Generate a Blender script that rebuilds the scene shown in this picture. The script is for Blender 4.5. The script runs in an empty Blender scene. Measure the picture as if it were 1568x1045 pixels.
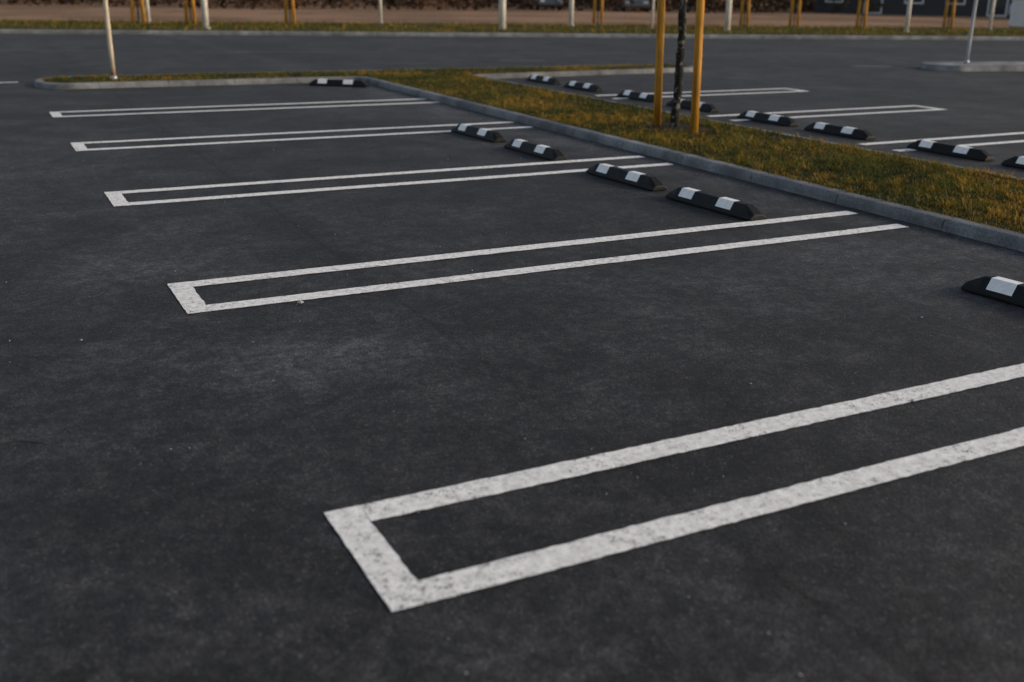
import bpy, math, random
import numpy as np
from mathutils import Vector, Matrix, noise
random.seed(7); np.random.seed(7)
S=bpy.context.scene
def link(o,parent=None):
    S.collection.objects.link(o)
    if parent is not None: o.parent=parent
    return o
def mesh_obj(name,verts,faces,mat=None,parent=None,smooth=False,loc=(0,0,0),rotz=0):
    me=bpy.data.meshes.new(name); me.from_pydata([tuple(v) for v in verts],[],faces); me.update()
    if mat: me.materials.append(mat)
    if smooth: me.shade_smooth()
    o=bpy.data.objects.new(name,me); o.location=loc; o.rotation_euler=(0,0,rotz)
    return link(o,parent)
def empty(name,loc=(0,0,0),rotz=0):
    o=bpy.data.objects.new(name,None); o.location=loc; o.rotation_euler=(0,0,rotz); o.empty_display_size=.2
    return link(o)
# ---------- material helpers
class NT:
    def __init__(s,name):
        s.m=bpy.data.materials.new(name); s.m.use_nodes=True; s.t=s.m.node_tree
        s.b=s.t.nodes["Principled BSDF"]; s.out=s.t.nodes["Material Output"]
        s.tc=s.t.nodes.new("ShaderNodeTexCoord"); s.co=s.tc.outputs["Object"]
    def set(s,sock,v):
        if isinstance(v,(int,float)): sock.default_value=v
        elif isinstance(v,(tuple,list)): sock.default_value=tuple(v)+((1,) if len(v)==3 and len(sock.default_value)==4 else ())
        else: s.t.links.new(v,sock)
    def M(s,op,a,b=0.0,c=None,clamp=False):
        n=s.t.nodes.new("ShaderNodeMath"); n.operation=op; n.use_clamp=clamp
        s.set(n.inputs[0],a); s.set(n.inputs[1],b)
        if c is not None: s.set(n.inputs[2],c)
        return n.outputs[0]
    def noise(s,scale,detail=3,rough=.55,co=None,dist=0):
        n=s.t.nodes.new("ShaderNodeTexNoise"); n.inputs["Scale"].default_value=scale
        n.inputs["Detail"].default_value=detail; n.inputs["Roughness"].default_value=rough
        n.inputs["Distortion"].default_value=dist
        s.t.links.new(co or s.co,n.inputs["Vector"]); return n.outputs[0]
    def vor(s,scale,out="Color",co=None):
        n=s.t.nodes.new("ShaderNodeTexVoronoi"); n.inputs["Scale"].default_value=scale
        s.t.links.new(co or s.co,n.inputs["Vector"]); return n.outputs[out]
    def ramp(s,f,a,b,lo=0.,hi=1.):
        n=s.t.nodes.new("ShaderNodeMapRange"); n.interpolation_type='SMOOTHSTEP'
        s.set(n.inputs[0],f); n.inputs[1].default_value=a; n.inputs[2].default_value=b
        n.inputs[3].default_value=lo; n.inputs[4].default_value=hi; return n.outputs[0]
    def mix(s,f,a,b,mode='MIX'):
        n=s.t.nodes.new("ShaderNodeMix"); n.data_type='RGBA'; n.blend_type=mode
        s.set(n.inputs[0],f); s.set(n.inputs[6],a); s.set(n.inputs[7],b); return n.outputs[2]
    def scale(s,col,f):
        n=s.t.nodes.new("ShaderNodeVectorMath"); n.operation='SCALE'
        s.set(n.inputs[0],col); s.set(n.inputs[3],f); return n.outputs[0]
    def sep(s,co=None):
        n=s.t.nodes.new("ShaderNodeSeparateXYZ"); s.t.links.new(co or s.co,n.inputs[0]); return n.outputs
    def bump(s,h,strength=.5,dist=.005):
        n=s.t.nodes.new("ShaderNodeBump"); n.inputs["Strength"].default_value=strength
        n.inputs["Distance"].default_value=dist; s.set(n.inputs["Height"],h)
        s.t.links.new(n.outputs[0],s.b.inputs["Normal"])
    def col(s,c,rough=.8,spec=.5):
        s.set(s.b.inputs["Base Color"],c); s.set(s.b.inputs["Roughness"],rough)
        s.b.inputs["Specular IOR Level"].default_value=spec; return s.m
def simple(name,c,rough=.7,var=.25,scale=8,spec=.4,bump=.2,metal=0):
    n=NT(name); f=n.noise(scale,5,.6)
    cc=n.scale(c,n.M('MULTIPLY_ADD',f,2*var,1-var))
    n.col(cc,rough,spec); n.b.inputs["Metallic"].default_value=metal
    if bump: n.bump(n.noise(scale*6,3),bump,.004)
    return n.m
# ---------- asphalt
def asphalt():
    n=NT("asphalt"); X,Y,Z=n.sep()
    big=n.noise(.30,3,.6,dist=.6); mid=n.noise(1.7,4,.62,dist=.3); mot=n.noise(9,4,.68); mot2=n.noise(30,3,.65)
    gr=n.noise(140,2,.6); v=n.vor(150)
    vs=n.sep(v)[0]
    f=n.ramp(big,.3,.72,.68,1.3)
    f=n.M('MULTIPLY',f,n.ramp(mid,.32,.70,.64,1.42))
    f=n.M('MULTIPLY',f,n.ramp(mot,.38,.64,.64,1.36))
    f=n.M('MULTIPLY',f,n.ramp(mot2,.34,.66,.72,1.28))
    f=n.M('MULTIPLY',f,n.ramp(gr,.3,.7,.58,1.5))
    f=n.M('MULTIPLY',f,n.ramp(vs,.0,.95,.68,1.33))
    spec=n.ramp(vs,.965,.99,0,1.0)
    def blob(x,y,rx,ry,amp):
        wob=n.M('MULTIPLY_ADD',mid,1.4,-.7)
        dx=n.M('DIVIDE',n.M('SUBTRACT',X,x),rx); dy=n.M('DIVIDE',n.M('SUBTRACT',Y,y),ry)
        d=n.M('ADD',n.M('SQRT',n.M('ADD',n.M('MULTIPLY',dx,dx),n.M('MULTIPLY',dy,dy))),wob)
        return n.ramp(d,0.1,1.3,amp,0)
    st=blob(.38,1.95,.5,.38,1.2)
    for b in [(-.15,3.7,.6,.5,.7),(.9,1.0,.8,.5,.4),(3.9,2.1,1.1,.7,.5),(2.6,1.9,1.1,.6,.3),(-.5,8,1.2,1.8,.3),(2.2,10,2,1,.2)]:
        st=n.M('ADD',st,blob(*b))
    wk=n.M('MULTIPLY_ADD',mid,.7,-.35)
    gut=n.ramp(n.M('ABSOLUTE',n.M('ADD',n.M('SUBTRACT',X,4.75),wk)),.0,.55,.55,0)
    st=n.M('ADD',st,gut)
    f=n.M('MULTIPLY',f,n.M('ADD',st,1.0))
    for sx,wd in ((1.02,.012),(-3.1,.012),(9.0,.012)):
        d=n.M('ABSOLUTE',n.M('SUBTRACT',n.M('ADD',X,n.M('MULTIPLY_ADD',mot,.05,-.025)),sx))
        f=n.M('MULTIPLY',f,n.ramp(d,.0,wd*2.2,.65,1.0))
        f=n.M('MULTIPLY',f,n.ramp(d,.0,.22,.86,1.0))
    f=n.M('ADD',f,n.M('MULTIPLY',spec,1.5))
    c=n.scale((.0268,.0272,.0290),f)
    n.col(c,n.ramp(mot,.3,.7,.7,.88),.3)
    h=n.M('ADD',n.M('MULTIPLY',gr,.6),n.M('MULTIPLY',n.vor(120,"Distance"),-.8))
    n.bump(h,.55,.004)
    return n.m
def paint():
    n=NT("road_paint_white"); X,Y,Z=n.sep()
    a=n.noise(150,3,.7); b=n.noise(26,4,.7); c=n.noise(3,3,.6); v=n.sep(n.vor(170))[0]
    wear=n.M('ADD',n.M('ADD',n.M('MULTIPLY',a,.55),n.M('MULTIPLY',b,.55)),n.M('MULTIPLY',c,.35))
    wear=n.M('ADD',wear,n.M('MULTIPLY',v,.18))
    capw=n.ramp(n.M('ABSOLUTE',X),.0,.45,.03,0)
    wear=n.M('SUBTRACT',wear,capw)
    mask=n.ramp(wear,.575,.72,0,1)
    colr=n.scale((.86,.85,.83),n.M('MULTIPLY',n.ramp(b,.3,.7,.74,1.08),n.ramp(a,.3,.7,.8,1.1)))
    n.col(colr,.75,.3)
    n.bump(a,.4,.003)
    tr=n.t.nodes.new("ShaderNodeBsdfTransparent"); mx=n.t.nodes.new("ShaderNodeMixShader")
    n.t.links.new(mask,mx.inputs[0]); n.t.links.new(tr.outputs[0],mx.inputs[1]); n.t.links.new(n.b.outputs[0],mx.inputs[2])
    n.t.links.new(mx.outputs[0],n.out.inputs[0]); return n.m
def concrete(name,base=(.165,.17,.175)):
    n=NT(name); a=n.noise(3,5,.6); b=n.noise(60,3,.6); c=n.noise(.8,3)
    f=n.M('MULTIPLY',n.ramp(a,.3,.7,.62,1.25),n.M('MULTIPLY',n.ramp(b,.3,.7,.75,1.2),n.ramp(c,.3,.7,.75,1.25)))
    n.col(n.scale(base,f),.85,.3); n.bump(b,.5,.003); return n.m
def turf(name,A=(.035,.036,.010),B=(.075,.058,.016),C=(.05,.032,.015)):
    n=NT(name); a=n.noise(1.3,5,.65); b=n.noise(14,4,.7); c=n.noise(60,3,.7)
    x=n.mix(n.ramp(a,.4,.62),A,B); x=n.mix(n.ramp(b,.5,.7),x,C)
    n.col(n.scale(x,n.ramp(c,.3,.7,.5,1.4)),.95,.1); n.bump(n.M('ADD',b,c),.6,.02); return n.m
ASP=asphalt(); PAINT=paint(); KERB=concrete("kerb_concrete"); CONC=concrete("island_concrete",(.20,.205,.21))
TURF=turf("turf_soil"); VERGE=turf("verge_turf",(.05,.056,.014),(.09,.078,.022),(.07,.05,.02))
# ---------- world / light
w=bpy.data.worlds.new("World"); S.world=w; w.use_nodes=True
wt=w.node_tree; bg=wt.nodes["Background"]
sky=wt.nodes.new("ShaderNodeTexSky"); sky.sky_type='NISHITA'; sky.sun_disc=False
SAZ=math.radians(122); SEL=math.radians(20)
sky.sun_elevation=SEL; sky.sun_rotation=SAZ; sky.dust_density=1.5; sky.ozone_density=1.0
hs=wt.nodes.new("ShaderNodeHueSaturation"); hs.inputs["Saturation"].default_value=.68
wt.links.new(sky.outputs[0],hs.inputs["Color"]); wt.links.new(hs.outputs[0],bg.inputs[0]); bg.inputs[1].default_value=.15
sl=bpy.data.lights.new("sun","SUN"); sl.energy=2.5; sl.angle=math.radians(14); sl.color=(1,.80,.58)
so=link(bpy.data.objects.new("sun",sl))
sd=Vector((math.sin(SAZ)*math.cos(SEL),math.cos(SAZ)*math.cos(SEL),math.sin(SEL)))
so.rotation_euler=sd.to_track_quat('Z','Y').to_euler(); so.location=sd*50
# ---------- camera
FL,YAW,PIT,ROL=1579.77,.4743,.3310,.0150; CAM=Vector((-.7762,-2.1643,1.529))
f=Vector((math.sin(YAW)*math.cos(PIT),math.cos(YAW)*math.cos(PIT),-math.sin(PIT)))
rt=Vector((math.cos(YAW),-math.sin(YAW),0)); up=rt.cross(f)
r2=rt*math.cos(ROL)+up*math.sin(ROL); u2=-rt*math.sin(ROL)+up*math.cos(ROL)
cd=bpy.data.cameras.new("camera"); cd.sensor_width=36; cd.lens=FL*36/1568; cd.clip_end=5000
co=link(bpy.data.objects.new("camera",cd))
m=Matrix((r2,u2,-f)).transposed().to_4x4(); m.translation=CAM; co.matrix_world=m
cd.dof.use_dof=True; cd.dof.focus_distance=5.8; cd.dof.aperture_fstop=1.8; S.camera=co
# ---------- ground
K=lambda x:33.0-.305*x
G=lambda x:44.3-.272*x
n=NT("field_ground"); a=n.noise(.12,5,.6); b=n.noise(1.1,5,.7); c=n.noise(9,4,.7)
x=n.mix(n.ramp(a,.4,.6),(.30,.185,.115),(.19,.118,.075)); x=n.mix(n.ramp(b,.55,.75),x,(.07,.048,.026))
n.col(n.scale(x,n.ramp(c,.3,.7,.6,1.3)),.95,.1); n.bump(b,.6,.1); FIELD=n.m
R=1500
mesh_obj("ground",[(-R,-R,-.02),(R,-R,-.02),(R,R,-.02),(-R,R,-.02)],[(0,1,2,3)],FIELD)
xa,xb=-45,75
mesh_obj("asphalt_parking_lot",[(xa,-30,.0),(xb,-30,.0),(xb,K(xb),.0),(xa,K(xa),.0)],[(0,1,2,3)],ASP)
vv=[];ff=[]
for i,xx in enumerate(np.linspace(xa,xb,121)):
    for j in range(13):
        t=j/12; yy=K(xx)+.3+(G(xx)-K(xx)-.3)*t
        z=.09*(1-t**3)-.03*t**3+ (0 if j in(0,12) else .05*noise.noise((xx*.7,yy*.7,0)))
        vv.append((xx,yy,z))
for i in range(120):
    for j in range(12):
        a0=i*13+j; ff.append((a0,a0+13,a0+14,a0+1))
mesh_obj("verge_grass_ground",vv,ff,VERGE,smooth=True)
# ---------- kerb sweep
def roundpoly(pts,rad,closed,seg=10):
    out=[];N=len(pts)
    for i,p in enumerate(pts):
        p=Vector(p); r=rad[i]
        if r==0 or (not closed and i in(0,N-1)): out.append(p); continue
        a=(Vector(pts[i-1])-p).normalized(); b=(Vector(pts[(i+1)%N])-p).normalized()
        ang=a.angle(b); t=r/math.tan(ang/2); c=p+(a+b).normalized()*(r/math.sin(ang/2))
        s=p+a*t-c; e=p+b*t-c; tot=s.angle(e); sgn=1 if s.x*e.y-s.y*e.x>0 else -1
        for k in range(seg+1):
            th=sgn*tot*k/seg; out.append(c+Vector((s.x*math.cos(th)-s.y*math.sin(th),s.x*math.sin(th)+s.y*math.cos(th))))
    return out
def resample(pts,step,closed):
    P=list(pts)+([pts[0]] if closed else []); out=[]; s=0
    for a,b in zip(P[:-1],P[1:]):
        d=(b-a).length
        if d<1e-6: continue
        out.append((s,a,(b-a)/d)); 
        k=math.floor(s/step)+1
        while k*step<s+d-1e-4:
            for e,g in((-.006,0),(-.0035,1),(.0035,1),(.006,0)):
                q=k*step+e-s
                if 0<q<d: out.append((s+q,a+(b-a)*(q/d),(b-a)/d,g))
            k+=1
        s+=d
    if not closed: out.append((s,P[-1],out[-1][2]))
    return out
def kerb(name,pts,prof,closed=True,step=1.0,mat=KERB):
    """pts counter-clockwise; inward = left of travel"""
    rs=resample(pts,step,closed); vv=[];N=len(rs);M=len(prof)
    for i,r in enumerate(rs):
        p=r[1]; t=r[2]; tp=rs[i-1][2] if (i>0 or closed) else t
        tt=(t+tp).normalized(); nn=Vector((-tt.y,tt.x)); kf=1/max(.5,nn.dot(Vector((-t.y,t.x))))
        g=len(r)>3 and r[3]
        wob=.004*noise.noise((p.x*.9,p.y*.9,5))
        for (o,z) in prof:
            oo=o+wob; zz=z
            if g and z>0.01: zz=z-.012; oo=o+(.010 if o<.06 else -.006)
            q=p+nn*oo*kf; vv.append((q.x,q.y,zz))
    ff=[]
    for i in range(N if closed else N-1):
        for j in range(M-1):
            a=i*M+j; b=((i+1)%N)*M+j; ff.append((a,b,b+1,a+1))
    return mesh_obj(name,vv,ff,mat)
V2=lambda *l:[Vector(p) for p in l]
PROF=[(0,-.01),(.004,.045),(.012,.066),(.028,.079),(.05,.083),(.125,.083),(.13,.05)]
isl=[(4.95,-14),(6.95,-14),(6.95,14.45),(12.1,14.75),(12.1,15.75),(.05,16.15),(.05,14.72),(4.95,14.66)]
isr=[.2,.2,.25,.45,.5,.65,.5,.18]
ip=roundpoly(V2(*isl),isr,True)
area=sum(ip[i].x*ip[(i+1)%len(ip)].y-ip[(i+1)%len(ip)].x*ip[i].y for i in range(len(ip)))
if area<0: ip=ip[::-1]
kerb("grass_island_kerb",ip,PROF)
kerb("road_kerb",V2((xa,K(xa)),(xb,K(xb))),[(0,-.01),(0,.09),(.02,.11),(.3,.11),(.31,.05)],closed=False,mat=CONC)
def inside(x,y,poly):
    c=False;j=len(poly)-1
    for i in range(len(poly)):
        xi,yi=poly[i];xj,yj=poly[j]
        if (yi>y)!=(yj>y) and x<(xj-xi)*(y-yi)/(yj-yi)+xi: c=not c
        j=i
    return c
def inset(d):
    out=[];N=len(ip)
    for i in range(N):
        a=(ip[i]-ip[i-1]); b=(ip[(i+1)%N]-ip[i])
        if a.length<1e-5 or b.length<1e-5: continue
        t=(a.normalized()+b.normalized()).normalized(); nn=Vector((-t.y,t.x)); k=1/max(.5,nn.dot(Vector((-b.normalized().y,b.normalized().x))))
        q=ip[i]+nn*d*k; out.append((q.x,q.y))
    return out
inn=inset(.098)
TREE=(6.08,7.32)
Zt=.074
gv=[(5.05,-13.9),(6.86,-13.9),(6.86,14.8),(5.05,14.8), (6.86,14.53),(11.4,14.8),
    (.35,14.8),(.14,15.0),(.14,15.7),(.5,16.05),(11.7,15.67),(12.0,15.4),(12.0,15.1),(11.8,14.85)]
mesh_obj("grass_island_ground",[(x,y,Zt) for x,y in gv],[(0,1,2,3),(4,5,2),(6,3,2,5,13,12,11,10,9,8,7)],TURF)
# ---------- grass blades
def blades(name,sampler,N,hmin,hmax,wd,mat,zf):
    pts=sampler(N); N=len(pts)
    px=np.array([p[0] for p in pts]); py=np.array([p[1] for p in pts]); pz=np.array([zf(*p) for p in pts])
    cl=np.array([noise.noise((p[0]*2.2,p[1]*2.2,1)) for p in pts]); c2=np.array([noise.noise((p[0]*9,p[1]*9,2)) for p in pts])
    c3=np.array([noise.noise((p[0]*.8,p[1]*.8,8)) for p in pts])
    h=(hmin+(hmax-hmin)*np.random.rand(N))*(1+.6*cl+1.1*c2).clip(.3,2.2)
    an=np.random.rand(N)*2*np.pi; le=np.random.rand(N)**.7*h*1.3; la=np.random.rand(N)*2*np.pi
    w_=wd*(.6+.8*np.random.rand(N))
    dx=np.cos(an)*w_; dy=np.sin(an)*w_; lx=np.cos(la)*le; ly=np.sin(la)*le
    v=np.zeros((N,5,3))
    v[:,0]=np.stack([px-dx,py-dy,pz-.004],1); v[:,1]=np.stack([px+dx,py+dy,pz-.004],1)
    v[:,2]=np.stack([px+dx*.7+lx*.35,py+dy*.7+ly*.35,pz+h*.6],1); v[:,3]=np.stack([px-dx*.7+lx*.35,py-dy*.7+ly*.35,pz+h*.6],1)
    v[:,4]=np.stack([px+lx,py+ly,pz+h],1)
    me=bpy.data.meshes.new(name); me.vertices.add(N*5); me.vertices.foreach_set("co",v.reshape(-1))
    b=np.arange(N)[:,None]*5
    loops=np.concatenate([b+np.array([[0,1,2,3]]),b+np.array([[3,2,4]])],1).reshape(-1)
    me.loops.add(N*7); me.loops.foreach_set("vertex_index",loops.astype(np.int32))
    st=np.stack([np.arange(N)*7,np.arange(N)*7+4],1).reshape(-1)
    me.polygons.add(N*2); me.polygons.foreach_set("loop_start",st.astype(np.int32))
    me.update(calc_edges=True)
    G1=np.array([.032,.048,.009]); G2=np.array([.105,.115,.014]); Y1=np.array([.40,.22,.022]); B1=np.array([.12,.065,.028])
    t=(.5+1.3*cl+.6*c3+.35*np.random.randn(N)*.6).clip(0,1)[:,None]
    c=G1*(1-t)+G2*t
    k=((1.5*c2+1.3*c3+.5*np.random.randn(N)*.7)-.13).clip(0,1)[:,None]; c=c*(1-k)+Y1*k
    k=(np.random.rand(N)<.10)[:,None]*.8; c=c*(1-k)+B1*k
    c=c*(.7+.6*np.random.rand(N))[:,None]
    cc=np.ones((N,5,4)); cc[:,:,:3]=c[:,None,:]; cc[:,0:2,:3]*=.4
    at=me.color_attributes.new("bcol",'FLOAT_COLOR','POINT'); at.data.foreach_set("color",cc.reshape(-1).astype(np.float32))
    me.materials.append(mat); return link(bpy.data.objects.new(name,me))
n=NT("grass_blade"); at=n.t.nodes.new("ShaderNodeAttribute"); at.attribute_name="bcol"
n.col(at.outputs["Color"],.6,.25); BL=n.m
tr=n.t.nodes.new("ShaderNodeBsdfTranslucent"); n.t.links.new(at.outputs["Color"],tr.inputs[0])
mx=n.t.nodes.new("ShaderNodeMixShader"); mx.inputs[0].default_value=.3
n.t.links.new(n.b.outputs[0],mx.inputs[1]); n.t.links.new(tr.outputs[0],mx.inputs[2]); n.t.links.new(mx.outputs[0],n.out.inputs[0])
def samp_rect(rects):
    def s(N):
        out=[];A=[(r[2]-r[0])*(r[3]-r[1])*r[4] for r in rects];T=sum(A)
        for r,a in zip(rects,A):
            for _ in range(int(N*a/T)):
                x=random.uniform(r[0],r[2]);y=random.uniform(r[1],r[3])
                if not inside(x,y,inn): continue
                d=math.hypot(x-TREE[0],(y-TREE[1]))
                if d<.36+.12*noise.noise((x*4,y*4,0)) : 
                    if random.random()>.04: continue
                out.append((x,y))
        return out
    return s
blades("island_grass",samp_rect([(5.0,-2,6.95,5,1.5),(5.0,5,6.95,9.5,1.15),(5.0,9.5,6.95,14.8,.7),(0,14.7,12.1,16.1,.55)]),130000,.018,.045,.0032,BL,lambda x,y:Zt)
def vs_(N):
    out=[]
    for _ in range(N):
        x=random.uniform(-8,45); t=random.random(); y=K(x)+.35+(G(x)-K(x)-.3)*t; out.append((x,y))
    return out
def vz(x,y):
    t=min(1,max(0,(y-K(x)-.3)/(G(x)-K(x)-.3))); return .09*(1-t**3)-.03*t**3
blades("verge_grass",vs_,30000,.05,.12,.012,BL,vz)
# ---------- painted bays
def strip(vv,ff,x0,y0,x1,y1,z=.004,wob=.0035):
    horiz=(x1-x0)>(y1-y0); L=(x1-x0) if horiz else (y1-y0); N=max(2,int(L/.03))
    for i in range(N+1):
        t=i/N; b=len(vv)
        for s in(0,1):
            if horiz:
                X=x0+(x1-x0)*t; e=wob*noise.noise((X*25,(y0,y1)[s]*13,3))*1.6+.006*noise.noise((X*1.1,y0,1)); vv.append((X,(y0,y1)[s]+e,z))
            else:
                Y=y0+(y1-y0)*t; e=wob*noise.noise(((x0,x1)[s]*13,Y*25,3))*1.6; vv.append(((x0,x1)[s]+e,Y,z))
        if i: ff.append((b-2,b-1,b+1,b) if not horiz else (b-2,b,b+1,b-1))
W=.112;WU=.587
vv=[];ff=[]
def bay(xc,xe,y,zz=.004):
    if xc<xe:
        strip(vv,ff,xc,y,xc+W,y+WU); strip(vv,ff,xc+W,y,xe,y+W); strip(vv,ff,xc+W,y+WU-W,xe+.0,y+WU)
    else:
        strip(vv,ff,xc-W,y,xc,y+WU); strip(vv,ff,xe,y,xc-W,y+W); strip(vv,ff,xe,y+WU-W,xc-W,y+WU)
for i in range(-3,5): bay(0,4.80+.03*i,2.8*i)
for y in (-2.6,.05,2.72,5.42,8.06,10.8): bay(11.2,7.5,y)
mesh_obj("parking_bay_markings",vv,ff,PAINT)
vv=[];ff=[]
strip(vv,ff,-4,16.05,-.15,16.17)
mesh_obj("road_edge_line",vv,ff,PAINT)
n=NT("worn_road_paint"); n.col(n.scale((.12,.123,.127),n.ramp(n.noise(5,4),.3,.7,.6,1.2)),.8,.3); WORN=n.m
vv=[];ff=[]
for k in range(-6,12):
    x0=k*6.0-1.2; x1=x0+3.2
    for (o0,o1) in ((0,.12),):
        b=len(vv); q=lambda x,o:(x,24.45-.315*x+o,.004); vv+= [q(x0,o0),q(x1,o0),q(x1,o1),q(x0,o1)]; ff.append((b,b+1,b+2,b+3))
b=len(vv); vv+=[(9.5,18.55,.004),(10.5,18.3,.004),(10.5,18.5,.004),(9.5,18.75,.004)]; ff.append((b,b+1,b+2,b+3))
b=len(vv); vv+=[(16.2,14.9,.004),(17.0,14.6,.004),(17.1,14.9,.004),(16.3,15.2,.004)]; ff.append((b,b+1,b+2,b+3))
mesh_obj("road_lane_dashes",vv,ff,WORN)
# ---------- wheel stops
n=NT("black_rubber"); a=n.noise(18,4,.6); n.col(n.scale((.0065,.0065,.0068),n.ramp(a,.3,.7,.7,1.6)),n.ramp(a,.3,.7,.5,.7),.2); n.bump(n.noise(160,2),.25,.002); RUB=n.m
n=NT("reflective_white"); a=n.noise(30,4,.7); n.col(n.scale((.88,.87,.85),n.ramp(a,.35,.6,.88,1.0)),.45,.5); REF=n.m
simple_metal=simple("bolt_metal",(.06,.06,.06),.5,metal=.6)
def wheel_stop(x,yc,rz=0):
    e=empty("wheel_stop",(x,yc,0),rz)
    def sect(s,h,wb,wt,up=0):
        return [(-wb/2,s,0.004),(-wb/2-up*.6,s,.022),(-wt/2-up*.6,s,h+up*.8),(wt/2+up*.6,s,h+up*.8),(wb/2+up*.6,s,.022),(wb/2,s,0.004)]
    secs=[(-.475,.040,.150,.085),(-.46,.052,.152,.075),(-.375,.098,.155,.06),(.375,.098,.155,.06),(.46,.052,.152,.075),(.475,.040,.150,.085)]
    V=[];F=[]
    for q in secs: V+=sect(*q)
    for i in range(len(secs)-1):
        for j in range(5):
            a=i*6+j; F.append((a,a+1,a+7,a+6))
        F.append((i*6+5,i*6,i*6+6,i*6+11))
    F.append((5,4,3,2,1,0)); L=(len(secs)-1)*6; F.append(tuple(L+k for k in range(6)))
    o=mesh_obj("rubber_body",V,F,RUB,e); bv=o.modifiers.new("b","BEVEL"); bv.width=.006; bv.segments=2; bv.limit_method='ANGLE'; bv.angle_limit=.3
    V=[];F=[]
    mz=.042; k_=(mz-.022)/(.098-.022); mw=.155/2+(.06/2-.155/2)*k_+.0022
    for (s0,s1) in ((-.25,-.09),(.18,.33)):
        b=len(V)
        for s in(s0,s1):
            V+=[(-mw,s,mz),(-.0318,s,.0985),(-.028,s,.1002),(.028,s,.1002),(.0318,s,.0985),(mw,s,mz)]
        for j in range(5): F.append((b+j,b+j+1,b+j+7,b+j+6))
    mesh_obj("reflective_patches",V,F,REF,e)
    V=[];F=[]
    for s in (-.33,.045,.36):
        b=len(V)
        V.append((0,s,.1005))
        for k in range(10): V.append((.011*math.cos(k*.628),s+.011*math.sin(k*.628),.1002))
        for k in range(10): F.append((b,b+1+k,b+1+(k+1)%10))
    mesh_obj("bolt_heads",V,F,simple_metal,e)
for y in (1.07,3.86,5.06,6.66,7.95): wheel_stop(3.97,y,random.uniform(-.02,.02)+.07)
wheel_stop(3.97,-1.0,.05)
wheel_stop(4.37,13.98,math.radians(52))
for y in (13.6,12.28,10.68,9.4,7.86,6.64,5.1,3.95,2.3): wheel_stop(7.84,y,.03+random.uniform(-.02,.02))
# ---------- tubes
def tube(path,rads,seg=10,cap=True):
    V=[];F=[];N=len(path)
    for i,p in enumerate(path):
        p=Vector(p); t=(Vector(path[min(i+1,N-1)])-Vector(path[max(i-1,0)])).normalized()
        a=t.cross(Vector((0,1,0))) if abs(t.y)<.9 else t.cross(Vector((1,0,0))); a.normalize(); b=t.cross(a)
        for k in range(seg):
            th=2*math.pi*k/seg; V.append(p+a*math.cos(th)*rads[i]+b*math.sin(th)*rads[i])
    for i in range(N-1):
        for k in range(seg):
            F.append((i*seg+k,i*seg+(k+1)%seg,(i+1)*seg+(k+1)%seg,(i+1)*seg+k))
    if cap: F.append(tuple(range((N-1)*seg,N*seg))); F.append(tuple(range(seg))[::-1])
    return V,F
def join(parts):
    V=[];F=[]
    for v,f_ in parts:
        b=len(V); V+=list(v); F+=[tuple(i+b for i in q) for q in f_]
    return V,F
def box(x0,y0,z0,x1,y1,z1):
    v=[(x0,y0,z0),(x1,y0,z0),(x1,y1,z0),(x0,y1,z0),(x0,y0,z1),(x1,y0,z1),(x1,y1,z1),(x0,y1,z1)]
    return v,[(0,3,2,1),(4,5,6,7),(0,1,5,4),(1,2,6,5),(2,3,7,6),(3,0,4,7)]
n=NT("orange_timber"); mp=n.t.nodes.new("ShaderNodeMapping"); mp.inputs["Scale"].default_value=(30,30,1.6); n.t.links.new(n.co,mp.inputs[0])
a=n.noise(1,5,.6,co=mp.outputs[0]); b=n.noise(2.2,3)
x=n.mix(n.ramp(a,.35,.65),(.64,.31,.03),(.36,.15,.018)); n.col(n.scale(x,n.ramp(b,.3,.7,.7,1.15)),.7,.3); n.bump(a,.5,.005); WOOD=n.m
n=NT("young_bark"); a=n.noise(16,4,.7); b=n.noise(30,3,.6); x=n.mix(n.ramp(a,.54,.60),(.018,.016,.013),(.16,.15,.13)); n.col(n.scale(x,n.ramp(b,.3,.7,.6,1.3)),.9,.2); n.bump(a,.9,.012); BARK=n.m
TIE=simple("rubber_tie",(.03,.028,.025),.8)
SOIL=simple("bare_soil",(.028,.02,.013),.95,.5,14,.1,.9)
def branch(parts,p,d,r,L,lev):
    path=[p];rad=[r];q=Vector(p);dd=Vector(d)
    for i in range(4):
        dd=(dd+Vector((random.uniform(-.18,.18),random.uniform(-.18,.18),random.uniform(0,.12)))).normalized()
        q=q+dd*L/4; path.append(q.copy()); rad.append(max(.0018,r*(1-.22*(i+1))))
        if lev>0:
            for _ in range(2 if lev>1 else 1):
                s=(dd+Vector((random.uniform(-1,1),random.uniform(-1,1),random.uniform(-.1,.6)))*.8).normalized()
                branch(parts,q.copy(),s,rad[-1]*.6,L*.55,lev-1)
    parts.append(tube(path,rad,5,False))
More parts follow.
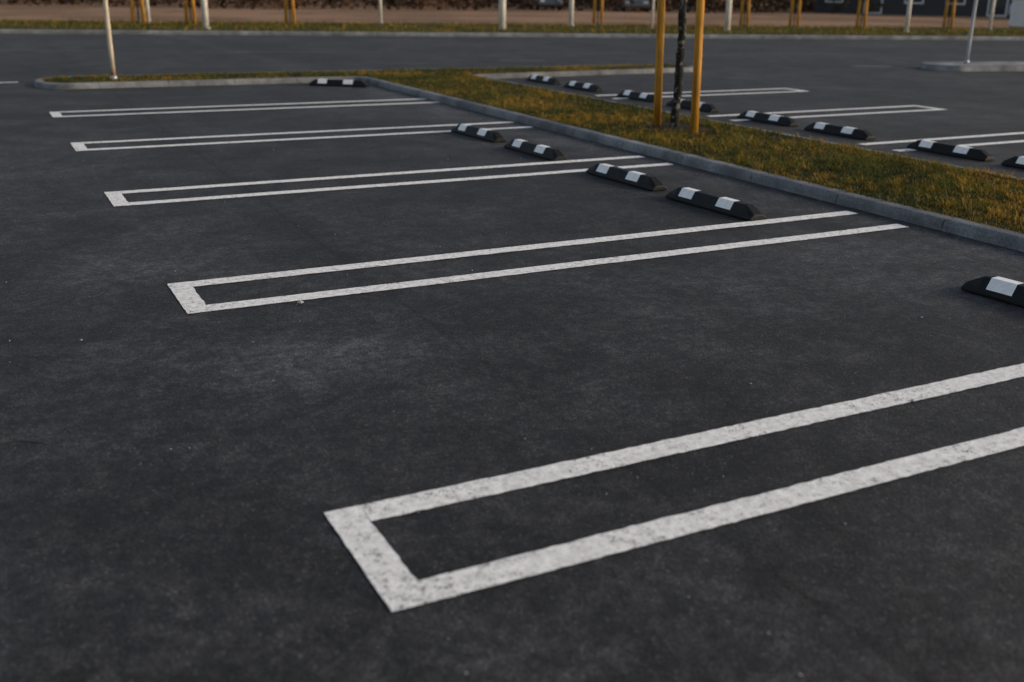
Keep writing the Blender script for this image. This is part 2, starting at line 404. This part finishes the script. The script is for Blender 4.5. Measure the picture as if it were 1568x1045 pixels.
def young_tree(loc,stakes,sr,lean,full=True,h=2.2,tr=.034):
    e=empty("young_tree",(loc[0],loc[1],.0)); z0=loc[2]
    path=[];rad=[]
    for i in range(80):
        z=z0-.02+i*.04
        path.append((lean[0]*z+.014*noise.noise((0,z*2.6,loc[0])),lean[1]*z+.014*noise.noise((5,z*2.6,loc[0])),z))
        rad.append(tr*(1-.2*i/79)*(1+.28*noise.noise((z*11,1,loc[1])))*(1.25 if i<2 else 1))
    V,F=tube(path,rad,12); mesh_obj("trunk",V,F,BARK,e,True)
    parts=[];top=path[-1]
    for k in range(9 if full else 6):
        p=Vector(path[50+random.randint(0,28)]); a=random.uniform(0,6.28)
        branch(parts,p,Vector((math.cos(a),math.sin(a),.9)).normalized(),tr*.42,1.1,2 if full else 1)
    branch(parts,Vector(top),Vector((0,0,1)),tr*.7,1.8,2)
    V,F=join(parts); mesh_obj("branches",V,F,BARK,e,True)
    parts=[];tops=[]
    for (sx,sy,tx,ty) in stakes:
        pth=[(sx+(tx)*(z_-z0),sy+(ty)*(z_-z0),z_) for z_ in (z0-.02,z0+.7,z0+1.5,h-.03,h)]
        parts.append(tube(pth,[sr,sr*1.0,sr*.98,sr*.96,sr*.82],14)); tops.append(pth[-2])
    V,F=join(parts); o=mesh_obj("support_stakes",V,F,WOOD,e,True)
    if len(tops)>1:
        a,b=tops[0],tops[1]
        V,F=tube([(a[0],a[1],a[2]-.12),(b[0],b[1],b[2]-.12)],[sr*.7]*2,8); mesh_obj("crossbar",V,F,WOOD,e,True)
        ring=[(lean[0]*(h-.2)+.06*math.cos(t),lean[1]*(h-.2)+.06*math.sin(t),h-.2) for t in np.linspace(0,6.28,16)]
        V,F=tube(ring,[.012]*16,6); mesh_obj("tie",V,F,TIE,e,True)
    return e
young_tree((TREE[0],TREE[1],.075),[(-.13,.16,-.012,.025),(-.09,-.47,-.01,.02)],.044,(.015,.01),tr=.045)
V=[(TREE[0],TREE[1],.092)];F=[]
for rr,z in ((.5,.092),(.8,.086),(1,.068)):
    for k in range(28):
        t=k/28*2*math.pi; r=.36*rr*(1+.22*noise.noise((math.cos(t)*2,math.sin(t)*2,3)))
        V.append((TREE[0]+r*math.cos(t),TREE[1]-.03+r*1.2*math.sin(t),z+.012*noise.noise((math.cos(t)*5*rr,math.sin(t)*5,1))))
for k in range(28): F.append((0,1+k,1+(k+1)%28))
for j in range(2):
    for k in range(28): a=1+j*28;F.append((a+k,a+28+k,a+28+(k+1)%28,a+(k+1)%28))
mesh_obj("planting_soil",V,F,SOIL,None,True)
# ---------- poles
n=NT("white_pole_paint"); a=n.noise(4,4); n.col(n.scale((.72,.66,.58),n.ramp(a,.3,.7,.8,1.05)),.5,.5); WP=n.m
n=NT("cream_pole_paint"); a=n.noise(4,4); Zc=n.sep()[2]; x=n.mix(n.ramp(Zc,.1,.35),(.30,.17,.07),(.55,.46,.34)); n.col(n.scale(x,n.ramp(a,.3,.7,.75,1.05)),.55,.4); CP=n.m
GALV=simple("galvanised_steel",(.33,.34,.35),.45,.15,20,.5,.1,.6)
GREY=simple("grey_pole_paint",(.36,.38,.40),.5,.15,6,.4,.1)
def sign_post(loc,r,h,lean,plate_rz=0,mat=WP):
    e=empty("traffic_sign",(loc[0],loc[1],0))
    V,F=tube([(lean[0]*z,lean[1]*z,loc[2]+z) for z in(-.03,.5,1.5,h)],[r]*4,14); mesh_obj("post",V,F,mat,e,True)
    V,F=tube([(0,0,loc[2]-.02),(0,0,loc[2]+.05),(0,0,loc[2]+.07)],[r*1.6,r*1.5,r*1.05],14); mesh_obj("base_collar",V,F,GALV,e,True)
    c=math.cos(plate_rz);s=math.sin(plate_rz)
    V=[];F=[]
    for yy in(-.045,-.06):
        for k in range(24):
            t=k/24*6.2832; X=.3*math.cos(t); Z=h-.3+.3*math.sin(t)+loc[2]; V.append((X*c-yy*s+lean[0]*h,X*s+yy*c+lean[1]*h,Z))
    F=[tuple(range(24)),tuple(range(47,23,-1))]+[(k,(k+1)%24,24+(k+1)%24,24+k) for k in range(24)]
    mesh_obj("sign_plate",V,F,GALV,e)
sign_post((1.17,15.22,.075),.036,2.8,(-.004,0),math.radians(-20),CP)
def lamp_post(loc,r,h,az):
    e=empty("lamp_post",(loc[0],loc[1],0),az)
    V,F=tube([(0,0,loc[2]-.02),(0,0,loc[2]+1.2),(0,0,h*.6),(0,0,h)],[r,r*.95,r*.75,r*.5],14); mesh_obj("column",V,F,WP,e,True)
    V,F=tube([(0,0,loc[2]-.03),(0,0,loc[2]+.04)],[r*1.5,r*1.45],14); mesh_obj("base_flange",V,F,GALV,e)
    V,F=tube([(0,0,h-.02),(.35,0,h+.12),(.8,0,h+.16)],[r*.5,r*.45,r*.4],8); mesh_obj("arm",V,F,WP,e,True)
    V,F=box(.7,-.14,h+.12,1.35,.14,h+.2); o=mesh_obj("lamp_head",V,F,GALV,e); b=o.modifiers.new("b","BEVEL"); b.width=.03;b.segments=2
for x_,y_,r in [(5.42,40.2,.075),(6.27,33.85,.105),(14.18,38.95,.065),(15.98,31.59,.125),(21.12,35.69,.10),(22.45,31.85,.045),(24.48,29.91,.105),(31.44,27.84,.08),(39.2,30.4,.07)]:
    lamp_post((x_,y_,.08),r,6.5,random.uniform(0,6))
for x_,y_ in [(4.81,38.36),(6.60,38.21),(10.20,37.93),(23.97,38.28),(28.9,34.4),(31.3,34.0),(33.0,31.8),(37.5,31.2)]:
    d=random.uniform(.2,.36)
    young_tree((x_,y_,.06),[(-d*.5,.1,.03,0),(d*.5,-.1,-.03,0)],.065,(.01,0),False,2.2,.028)
# ---------- concrete traffic island right
ti=roundpoly(V2((17.0,13.3),(34,9.1),(34.4,10.2),(17.3,14.4)),[.5,.3,.3,.5],True)
kerb("traffic_island",ti,[(0,-.01),(.0,.10),(.02,.12),(.15,.12)],mat=CONC)
mesh_obj("traffic_island_paving",[(p.x,p.y,.117) for p in ti],[tuple(range(len(ti)))],CONC)
sign_post((18.15,13.7,.117),.033,2.8,(.0,0),math.radians(-20),GREY)
# ---------- utility cabinet
e=empty("utility_cabinet",(43.3,31.9,0),-.6)
CAB=simple("cabinet_paint",(.55,.57,.6),.5,.1)
V,F=box(-.6,-.25,.1,.6,.25,1.25); o=mesh_obj("cabinet_body",V,F,CAB,e); b=o.modifiers.new("b","BEVEL"); b.width=.02
V,F=box(-.65,-.3,1.25,.65,.3,1.32); mesh_obj("cabinet_roof",V,F,CAB,e)
V,F=join([box(-.55,-.262,.2,-.02,-.252,1.15),box(.02,-.262,.2,.55,-.252,1.15)]); mesh_obj("doors",V,F,simple("cabinet_door",(.45,.47,.5),.5,.1),e)
V,F=box(-.62,-.27,-.05,.62,.27,.098); mesh_obj("plinth",V,F,CONC,e)
# ---------- distant tree line
parts=[]
for i in range(150):
    t=random.random(); d=random.uniform(0,14)
    x_=-35+120*t; y_=88-.25*x_+d; H=random.uniform(5,10); r=random.uniform(.07,.2)
    base=Vector((x_,y_,-.05))
    pth=[base,base+Vector((random.uniform(-.2,.2),0,H*.3)),base+Vector((random.uniform(-.5,.5),0,H*.65)),base+Vector((random.uniform(-.6,.6),0,H))]
    parts.append(tube(pth,[r,r*.8,r*.5,.02],6,False))
    for k in range(9):
        a=random.uniform(0,6.28); z=H*random.uniform(.25,.85); p=base+Vector((0,0,z)); L=H*.28
        parts.append(tube([p,p+Vector((math.cos(a)*L*.5,math.sin(a)*L*.5,L*.4)),p+Vector((math.cos(a)*L,math.sin(a)*L,L))],[r*.3,r*.2,.01],4,False))
V,F=join(parts); mesh_obj("distant_tree_trunks",V,F,simple("distant_bark",(.045,.035,.03),.95),None)
N=30000; V=[];F=[]
for i in range(N):
    x_=random.uniform(-40,90); y_=74-.22*x_+random.uniform(-5,16)+6*noise.noise((x_*.1,0,0))
    top=1.2+1.3*(noise.noise((x_*.35,y_*.3,0))+.5)+ (5 if random.random()<.35 else 0)*max(0,noise.noise((x_*.15,y_*.15,4))+.4)
    z=random.random()**1.0*max(.4,top); s=random.uniform(.12,.32)
    a=Vector((random.gauss(0,1),random.gauss(0,1),random.gauss(0,1))).normalized()*s; b=Vector((random.gauss(0,1),random.gauss(0,1),random.gauss(0,1))).normalized()*s*.6
    p=Vector((x_,y_,z)); k=len(V); V+=[p-a,p+b,p+a,p-b]; F.append((k,k+1,k+2,k+3))
n=NT("scrub_foliage"); a=n.noise(.25,4,.6); x=n.mix(n.ramp(a,.4,.6),(.04,.03,.02),(.11,.06,.035)); n.col(n.scale(x,n.ramp(n.noise(2,3),.3,.7,.5,1.4)),.9,.1)
mesh_obj("distant_scrub",V,F,n.m)
# ---------- houses on the right
WALL=simple("render_wall",(.14,.135,.13),.9,.15,1.0); DARK=simple("dark_cladding",(.04,.04,.043),.8,.2,1.0); ROOF=simple("roof_tiles",(.06,.05,.05),.8,.3,3)
n=NT("window_glass"); n.col((.03,.035,.04),.08,.5); GLASS=n.m
FRAME=simple("white_frame",(.6,.61,.63),.5,.08)
def house(loc,rz,Wd,D,H,wall):
    e=empty("house",(loc[0],loc[1],0),rz)
    V,F=box(-Wd/2,0,-.1,Wd/2,D,H); mesh_obj("walls",V,F,wall,e)
    V=[(-Wd/2-.4,-.4,H+.003),(Wd/2+.4,-.4,H+.003),(Wd/2+.4,D+.4,H+.003),(-Wd/2-.4,D+.4,H+.003),(-Wd/2-.4,D/2,H+2.6),(Wd/2+.4,D/2,H+2.6)]
    mesh_obj("roof",V,[(0,1,5,4),(2,3,4,5),(0,4,3),(1,2,5),(0,3,2,1)],ROOF,e)
    fr=[];gl=[];k=int(Wd/2.6)
    for i in range(k):
        cx=-Wd/2+Wd*(i+.5)/k
        for fl in range(2 if H>4 else 1):
            z0=.75+fl*2.8 if i%3!=1 or fl else .0; z1=2.2+fl*2.8
            fr+= [box(cx-.65,-.05,z0,cx-.55,-.003,z1),box(cx+.55,-.05,z0,cx+.65,-.003,z1),box(cx-.55,-.05,z1-.1,cx+.55,-.003,z1),box(cx-.55,-.05,z0,cx+.55,-.003,z0+.1)]
            gl.append(box(cx-.548,-.02,z0+.102,cx+.548,-.004,z1-.102))
    V,F=join(fr); mesh_obj("window_frames",V,F,FRAME,e); V,F=join(gl); mesh_obj("windows",V,F,GLASS,e)
house((61,55),-.85,14,9,5.6,DARK); house((70,42),-1.0,12,9,5.6,WALL); house((50,76),-.6,14,8,5.6,DARK)
# ---------- parked cars
TYRE=simple("tyre",(.015,.015,.016),.8); RIM=simple("rim",(.4,.4,.42),.35,metal=.8); 
def car(loc,rz,paintc):
    e=empty("parked_car",(loc[0],loc[1],-.02),rz)
    cp=NT("car_paint"); cp.col(paintc,.3,.5); cp.b.inputs["Coat Weight"].default_value=.6
    side=[(-2.15,.35),(-2.18,.62),(-2.1,.85),(-1.95,.97),(-1.1,1.02),(1.2,1.0),(1.9,.86),(2.15,.68),(2.2,.4),(2.1,.25),(1.72,.25),(1.64,.5),(1.45,.64),(1.2,.64),(1.0,.5),(.94,.25),(-.94,.25),(-1.0,.5),(-1.2,.64),(-1.45,.64),(-1.64,.5),(-1.72,.25),(-2.05,.25)]
    def ext(prof,w,name,mat,taper=None):
        V=[(x,-w(z),z) for x,z in prof]+[(x,w(z),z) for x,z in prof]; M_=len(prof)
        F=[tuple(range(M_)),tuple(range(2*M_-1,M_-1,-1))]+[(i,i+M_,(i+1)%M_+M_,(i+1)%M_) for i in range(M_)]
        o=mesh_obj(name,V,F,mat,e); b=o.modifiers.new("b","BEVEL"); b.width=.04;b.segments=2;b.limit_method='ANGLE'; return o
    ext(side,lambda z:.86 if z<.8 else .82,"body",cp.m)
    ext([(-1.9,.98),(-1.35,1.40),(.25,1.43),(1.15,1.0)],lambda z:.8-.16*(z-.98)/.45,"glasshouse",GLASS)
    ext([(-1.38,1.395),(-1.2,1.455),(.1,1.465),(.32,1.41)],lambda z:.655,"roof",cp.m)
    pr=[]
    for sx in(-1.32,1.32):
        for sy in(-.80,.80): pr.append(tube([(sx,sy-.1,.33),(sx,sy+.1,.33)],[.32,.32],20))
    V,F=join(pr); mesh_obj("wheels",V,F,TYRE,e)
    V,F=join([tube([(sx,sy*1.0-.115,.33),(sx,sy+.115,.33)],[.19,.19],14) for sx in(-1.32,1.32) for sy in(-.8,.8)]); mesh_obj("rims",V,F,RIM,e)
    V,F=join([box(2.13,s*.6-.15,.58,2.2,s*.6+.15,.7) for s in(-1,1)]); mesh_obj("headlights",V,F,FRAME,e)
car((36.5,66.0),-1.9,(.04,.045,.055)); car((41.5,62),-2.1,(.07,.07,.08)); car((60.0,44.6),.5,(.3,.32,.35))
# ---------- loose grit, chips and a twig
V=[];F=[]
def stone(x_,y_,s):
    b=len(V); p=Vector((x_,y_,s*.5+.001))
    for d in ((1,0,0),(-1,0,0),(0,1,0),(0,-1,0),(0,0,.7),(0,0,-.7)):
        V.append(p+Vector(d)*s*random.uniform(.7,1.3))
    for q in((0,2,4),(2,1,4),(1,3,4),(3,0,4),(2,0,5),(1,2,5),(3,1,5),(0,3,5)): F.append(tuple(b+k for k in q))
for i in range(620):
    if i<360: x_=random.uniform(-3,5); y_=random.uniform(-1.5,9)
    else: x_=4.93-abs(random.gauss(0,.12))-.02; y_=random.uniform(-1,14)
    stone(x_,y_,random.uniform(.0015,.0042) if random.random()<.97 else random.uniform(.005,.007))
stone(.544,2.747,.017); stone(2.36,.477,.010); stone(1.9,.9,.006); stone(-.5,2.6,.006)
mesh_obj("loose_grit",V,F,simple("grit_stone",(.36,.35,.33),.9,.5,40))
pth=[(-.90+.18*t,1.47+.05*math.sin(t*3.2)+.02*t,.006+.006*math.sin(t*5)) for t in np.linspace(0,1,12)]
V,F=tube(pth,[.0035*(1-.06*i) for i in range(12)],6); mesh_obj("fallen_twig",V,F,simple("twig_bark",(.012,.010,.009),.9),None,True)
S.view_settings.view_transform='Standard'; S.view_settings.look='None'; S.view_settings.exposure=0
